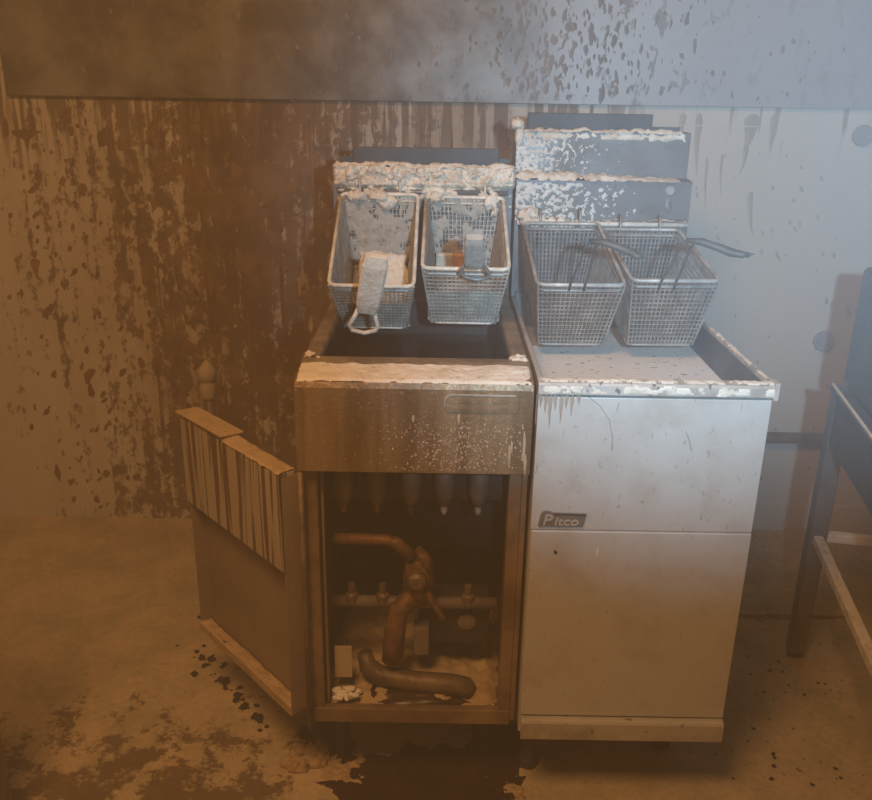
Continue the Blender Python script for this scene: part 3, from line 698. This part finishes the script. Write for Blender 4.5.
# on the door
O = dW(0.0, 0.002, 0.699); m = MB().crust(O, dV(DW, 0, 0), dV(0, 0.036, 0.001), (0, 0, 1), 120, 12, 0.0035, 16, 30, 0.95, 0.04)
powder('powder_crust', m, 'tan powder lying along the top edge of the open door', 'tanpowder', on=dr)
mb = MB().add([dW(*p) for p in ((0.185, -0.006, 0.706), (DW + 0.006, -0.006, 0.702), (DW + 0.006, 0.042, 0.704), (0.185, 0.042, 0.708), (0.185, -0.006, 0.710), (DW + 0.006, -0.006, 0.706), (DW + 0.006, 0.042, 0.708), (0.185, 0.042, 0.712))],
              [(0, 3, 2, 1), (4, 5, 6, 7), (0, 1, 5, 4), (1, 2, 6, 5), (2, 3, 7, 6), (3, 0, 4, 7)])
st = obj('loose_strip', mb, 'tanpowder', bevel=0.001, label='loose powder covered strip lying on the far end of the open door', cat='strip')
O = dW(0.0, 0.006, 0.213); m = MB().crust(O, dV(DW, 0, 0), dV(0, 0.026, 0.005), (0, 0, 1), 110, 14, 0.006, 18, 30, 0.85, 0.05)
powder('powder_crust', m, 'tan powder caught in the bottom lip of the open door', 'tanpowder', on=dr)
# in the cabinet
m = MB().crust((LX + 0.02, FY + 0.04, 0.186), (0.35, 0, 0), (0, 0.36, 0), (0, 0, 1), 70, 60, 0.022, 20, 13, 0.6, 0.08)
powder('powder_crust', m, 'dirty tan powder covering the cabinet floor of the burnt fryer', 'tanpowder', on=LF)
m = MB()
for i in range(30):
    m.blob((LX + 0.045 + 0.05 * random.random(), FY + 0.03 + 0.03 * random.random(), 0.205 + 0.012 * random.random()), 0.005 + 0.005 * random.random(), 0.006, 0.005, i, 0.5, 8, 6)
powder('powder_crust', m, 'pale powder crumbs at the lower left cabinet corner', on=LF)
# spatter beads on the apron, their glimmer put into a pale colour
m = MB()
for i in range(520):
    x = random.gauss(0.275, 0.06); z = random.uniform(0.712, 0.80) - abs(random.gauss(0, 0.01))
    if 0.12 < x < 0.38 and z > 0.706:
        s = random.uniform(0.0006, 0.0020)
        m.blob((LX + x, FY, z), s, 0.0011, s * random.uniform(0.8, 1.8), i * 0.37, 0.4, 7, 5)
for i in range(130):
    x = random.uniform(0.01, 0.38); z = random.uniform(0.71, 0.845); s = random.uniform(0.0006, 0.0014)
    m.blob((LX + x, FY, z), s, 0.0008, s, i * 0.77, 0.4, 6, 4)
for (x, z, l) in ((0.356, 0.735, 0.020), (0.359, 0.752, 0.012), (0.38, 0.75, 0.03), (0.383, 0.72, 0.02), (0.27, 0.80, 0.01), (0.195, 0.80, 0.007)):
    m.blob((LX + x, FY, z), 0.0028, 0.0014, l, x * 99, 0.4, 8, 8)
powder('spatter_beads', m, 'droplets on the apron of the burnt fryer, coloured pale for their glimmer', 'tag', on=ap)
# rim grime of the right fryer
m = MB().crust((RX, FY - 0.0105, 0.868), (WR, 0, 0), (0, 0, -0.018), (0, -1, 0), 130, 8, 0.0018, 24, 40, 0.15, 0.2)
m.crust((RX, FY - 0.006, 0.8715), (WR, 0, 0), (0, 0.018, 0.001), (0, 0, 1), 130, 6, 0.003, 25, 40, 0.35, 0.2)
m.crust((RX + WR - 0.009, FY + 0.02, 0.870), (0.009, 0, 0), (0, 0.40, 0), (0, 0, 1), 5, 90, 0.003, 26, 40, 0.35, 0.0)
powder('powder_crust', m, 'patchy cream powder on the front rim of the white fryer', on=RF)

# oil runs on the white fryer front
m = MB()
def drop(m, x, y, z, w, l, d, bend=0.0, nrm=-1, seed=0):
    """teardrop run: narrow head, fat tail, standing d proud of a surface facing -y"""
    N = 9; pts = []
    for i in range(N):
        u = i / (N - 1); ww = w * (math.sin(math.pi * min(0.5, u * 2.2 + 0.12))) * (1 - 0.85 * max(0, u - 0.15) / 0.85)
        pts.append((x + bend * u * u + 0.15 * w * noise.noise(Vector((seed, u * 3, 0))), z - l * u, max(ww, w * 0.15)))
    vs = []; fs = []
    for (cx, cz, ww) in pts:
        vs += [(cx - ww / 2, y, cz), (cx, y - d, cz), (cx + ww / 2, y, cz)]
    for i in range(N - 1):
        k = i * 3; fs += [(k, k + 1, k + 4, k + 3), (k + 1, k + 2, k + 5, k + 4)]
    vs.append((pts[-1][0], y, pts[-1][1] - w * 0.3)); e = len(vs) - 1; k = (N - 1) * 3
    fs += [(k, k + 1, e), (k + 1, k + 2, e)]
    m.add(vs, fs)
for x, l in ((0.012, 0.030), (0.020, 0.055), (0.028, 0.025), (0.038, 0.048), (0.046, 0.022), (0.055, 0.035), (0.004, 0.02), (0.066, 0.014)):
    drop(m, RX + x, FY - 0.006, 0.848, 0.008, l, 0.0006, 0, seed=x * 50)
stick(obj('oil_run', m, 'splatgrey', label='brown oil runs below the rim at the left of the white panel', kind='stuff'), fp)
stick(obj('oil_run', MB().tube([(RX + 0.082, FY - 0.0065, 0.846), (RX + 0.10, FY - 0.0065, 0.832), (RX + 0.118, FY - 0.0065, 0.808), (RX + 0.126, FY - 0.0065, 0.775), (RX + 0.127, FY - 0.0065, 0.755)], [0.0010, 0.0013, 0.0016, 0.002, 0.003], 6, 0.4), 'splatgrey',
    label='long curved oil run on the white fryer panel'), fp)
stick(obj('oil_run', MB().tube([(RX + 0.245, FY - 0.0065, 0.790), (RX + 0.252, FY - 0.0065, 0.775), (RX + 0.259, FY - 0.0065, 0.755)], [0.0012, 0.002, 0.002], 6, 0.4), 'splatgrey',
    label='short slanted oil run at the middle of the white panel'), fp)

# ------------------------------------------------------------------ splashes on the back wall
def blot(m, x, y, z, a, b, tilt, seed, d=0.0008, n=14):
    """flat irregular splash mark on a wall facing -y; long axis b leaning by tilt"""
    vs = [(x, y - d, z)]; c, s_ = math.cos(tilt), math.sin(tilt)
    for i in range(n):
        q = 2 * math.pi * i / n
        k = 1 + 0.55 * noise.noise(Vector((math.cos(q) * 1.4 + seed * 3.1, math.sin(q) * 1.4, seed * 0.7))) + 0.25 * noise.noise(Vector((math.cos(q) * 4, math.sin(q) * 4 + seed, 2.0)))
        u, v = a * math.cos(q) * k, b * math.sin(q) * k
        vs.append((x + u * c + v * s_, y - 0.0001, z - u * s_ + v * c))
    m.add(vs, [(0, 1 + (i + 1) % n, 1 + i) for i in range(n)])
m = MB(); mg = MB()
for i in range(900):
    x = random.gauss(-0.72, 0.30); z = random.uniform(0.03, 1.24)
    if not -1.5 < x < -0.15: continue
    if random.random() < 0.45: continue
    l = random.uniform(0.005, 0.016) * (1.7 if random.random() < 0.12 else 1)
    blot(m, x, WY, z, l * random.uniform(0.35, 0.7), l, random.uniform(-0.2, 0.9), i)
for i in range(36):
    x = random.uniform(-0.85, 0.12); l = random.uniform(0.08, 0.35); z = random.uniform(0.3, 1.26)
    drop(m, x, WY, z, random.uniform(0.006, 0.012), l, 0.0010, random.uniform(-0.01, 0.01), seed=i)
for (x, z, w, l) in ((-1.135, 1.17, 0.09, 0.028), (-1.135, 1.155, 0.012, 0.05), (-0.215, 1.02, 0.02, 0.10), (-1.16, 0.80, 0.03, 0.06)):
    drop(m, x, WY, z + l / 2, w, l, 0.0012, 0.0, seed=x)
stick(obj('oil_splatter', m, 'splat', label='dense brown oil splashes over the left half of the back wall', kind='stuff'), WB)
for i in range(240):
    x = random.uniform(0.60, 1.9); z = random.uniform(0.15, 1.22)
    l = random.uniform(0.003, 0.010) * (1.8 if random.random() < 0.12 else 1)
    blot(mg, x, WY, z, l * random.uniform(0.3, 0.55), l, random.uniform(-0.6, 0.05), i)
for (x, z, w, l, b) in ((0.868, 1.05, 0.018, 0.115, 0.02), (0.735, 1.14, 0.010, 0.14, 0.012), (0.775, 1.15, 0.008, 0.11, 0.01), (0.845, 1.255, 0.045, 0.10, -0.01), (0.905, 1.255, 0.025, 0.09, 0.0), (0.84, 1.17, 0.014, 0.07, -0.01), (0.70, 1.255, 0.02, 0.16, 0.01), (0.655, 1.255, 0.02, 0.08, 0)):
    drop(mg, x, WY, z, w, l, 0.0008, b, seed=x * 9)
stick(obj('oil_splatter', mg, 'splatpale', label='sparse grey-brown splashes on the pale wall at the right', kind='stuff'), WB)
m = MB()
for i in range(300):
    x = random.gauss(0.37, 0.13); z = random.uniform(1.30, 1.62); l = random.uniform(0.004, 0.014) * (1.8 if random.random() < 0.1 else 1)
    blot(m, x, WY - 0.018, z, l * random.uniform(0.25, 0.55), l, random.uniform(-0.3, 0.3), i)
for i in range(160):
    x = random.uniform(-1.1, 1.9); z = random.uniform(1.29, 1.62); l = random.uniform(0.003, 0.010)
    blot(m, x, WY - 0.018, z, l * random.uniform(0.4, 0.7), l, random.uniform(-0.6, 0.4), i)
stick(obj('oil_splatter', m, 'splatdark', label='dark splashes on the steel panel above the white fryer', kind='stuff'), SP)

# ------------------------------------------------------------------ floor: spilt oil, crumbs, powder
def puddle(cx, cy, rx, ry, seed, n=90, h=0.002, amp=0.35, frq=1.6):
    vs = [(cx, cy, h)]; fs = []
    ring = []
    for i in range(n):
        a = 2 * math.pi * i / n; d = Vector((math.cos(a), math.sin(a), 0))
        k = 1 + amp * noise.noise(d * frq + Vector((seed, 0, 0))) + amp * 0.6 * noise.noise(d * frq * 3 + Vector((0, seed, 0))) + amp * 0.35 * noise.noise(d * frq * 8 + Vector((0, seed, 5)))
        ring.append((cx + d.x * rx * k, cy + d.y * ry * k))
    for (x, y), z, s in [(p, h, 0.96) for p in ring] + [(p, 0.0, 1.0) for p in ring]:
        vs.append((cx + (x - cx) * s, cy + (y - cy) * s, z))
    for i in range(n):
        j = (i + 1) % n
        fs += [(0, 1 + i, 1 + j), (1 + i, 1 + n + i, 1 + n + j, 1 + j)]
    return MB().add(vs, fs)
obj('oil_puddle', puddle(-0.02, 1.33, 0.21, 0.155, 3.1), 'puddle', label='large dark oil puddle on the floor before the burnt fryer', cat='puddle')
obj('oil_puddle', puddle(-0.225, 1.50, 0.055, 0.060, 8.1, h=0.003), 'puddle', label='small oil puddle under the hinge corner of the burnt fryer', cat='puddle')
obj('oil_puddle', puddle(0.135, 1.48, 0.06, 0.11, 5.3, h=0.003), 'puddle', label='oil puddle between the two fryers, by their inner legs', cat='puddle')
obj('dark_streak', puddle(0.92, 1.985, 0.20, 0.012, 6.0, h=0.001), 'splat', label='narrow dark streak on the floor right of the white fryer', cat='oil stain')  # flat, narrow dark mark on the floor
m = MB()
for i in range(26):
    a = random.random() * 6.28; d = random.random() ** 0.5 * 0.05
    m.blob((-0.255 + math.cos(a) * d, 1.44 + math.sin(a) * d * 0.9, 0.004), 0.014 * (0.5 + random.random()), 0.014, 0.010 * (0.5 + random.random()), i, 0.5, 9, 6)
powder('powder_lumps', m, 'tan powder lumps on the floor below the door hinge', 'tanpowder')
m = MB().crust((-0.225, 1.36, 0.0), (0.10, 0, 0), (0, 0.09, 0), (0, 0, 1), 40, 40, 0.012, 41, 30, 0.35, 0.2)
m.crust((0.13, 1.30, 0.0), (0.07, 0, 0), (0, 0.09, 0), (0, 0, 1), 30, 30, 0.012, 43, 30, 0.35, 0.2)
powder('powder_lumps', m, 'powder islands at the edges of the large oil puddle', 'tanpowder')

random.seed(21)
proto = None
crumbs = []
for i in range(44):
    u = i / 43
    x = -0.57 + 0.25 * u; y = 1.80 - 0.32 * u
    x += random.gauss(-0.004, 0.012); y += random.gauss(-0.004, 0.014)
    if i > 36: x = random.uniform(-0.66, -0.45); y = random.uniform(1.62, 1.95)
    crumbs.append((x, y, random.choice((0.003, 0.004, 0.005, 0.007, 0.010))))
meshes = []
for k in range(5):
    meshes.append(MB().blob((0, 0, 0.45), 1.0, 0.8, 0.5, k * 3.7, 0.8, 9, 6).mesh('charred_crumb', M['char']))
for i, (x, y, s) in enumerate(crumbs):
    o = bpy.data.objects.new('charred_crumb', meshes[i % 5]); COL.objects.link(o)
    o.location = (x, y, 0.0); o.scale = (s, s, s * 0.8); o.rotation_euler = (0, 0, random.random() * 6)
    o['label'] = 'small black charred crumb scattered on the floor below the open door'; o['category'] = 'crumb'; o['group'] = 'charred crumbs by the open door'
for i in range(46):
    x = random.uniform(0.60, 0.95); y = random.uniform(1.30, 1.85); s = random.uniform(0.002, 0.0055)
    o = bpy.data.objects.new('charred_crumb', meshes[i % 5]); COL.objects.link(o)
    o.location = (x, y, 0.0); o.scale = (s, s, s * 0.6); o.rotation_euler = (0, 0, random.random() * 6)
    o['label'] = 'small charred crumb on the floor right of the white fryer'; o['category'] = 'crumb'; o['group'] = 'charred crumbs right of the white fryer'

# ------------------------------------------------------------------ stand and dark equipment at the right edge
ST = empty('equipment_stand', (0.885, 1.845, 0), 'steel equipment stand with powdered lower frame at the right edge', 'stand', rot=(0, 0, R(-10.5)))
SW, SD = 0.70, 0.80
for x, y in ((0, 0), (SW - 0.04, 0), (0, -SD + 0.04), (SW - 0.04, -SD + 0.04)):
    lg = obj('leg', box(x, x + 0.04, y - 0.04, y, 0.012, 0.695), 'standsteel', ST, bevel=0.004)
    obj('foot', MB().lathe([(0.016, 0), (0.020, 0.004), (0.014, 0.014)], (x + 0.02, y - 0.02, 0), 'z', 12), 'dark', lg)
obj('skirt', box(0.004, 0.010, -SD + 0.04, -0.04, 0.575, 0.690), 'slate', ST)
obj('skirt', box(0.04, SW - 0.04, -0.010, -0.004, 0.575, 0.690), 'slate', ST)
obj('top_shelf', box(-0.004, SW, -SD, 0.004, 0.690, 0.700), 'slate', ST, bevel=0.002)
for nm, b in (('lower_rail', (0.008, 0.030, -SD + 0.04, -0.04, 0.322, 0.344)), ('lower_rail', (0.04, SW - 0.04, -0.030, -0.008, 0.322, 0.344)), ('lower_rail', (SW - 0.03, SW - 0.008, -SD + 0.04, -0.04, 0.322, 0.344))):
    obj(nm, box(*b), 'powder', ST, bevel=0.003)
obj('powdered_edge', MB().tube([(0.002, 0.0, 0.702), (0.002, -SD, 0.702)], 0.0035, 6), 'rimwire', ST)
CU = empty('countertop_cooker', (0.885, 1.845, 0.703), 'dark countertop cooking unit cut off by the right edge', 'cooker', rot=(0, 0, R(-10.5)))
obj('body', MB().prism([(-0.005, 0.012), (-0.005, 0.262), (-0.05, 0.255), (-0.60, 0.150), (-0.62, 0.012)], 0.020, 0.60, 'x'), 'slate', CU, bevel=0.004)
obj('top_plate', box(0.024, 0.595, -0.05, -0.008, 0.258, 0.266), 'slate', CU, bevel=0.002)
for x in (0.05, 0.56):
    for y in (-0.06, -0.56):
        obj('foot', MB().lathe([(0.016, -0.003), (0.016, 0.012)], (x, y, 0.0), 'z', 12), 'dark', CU)
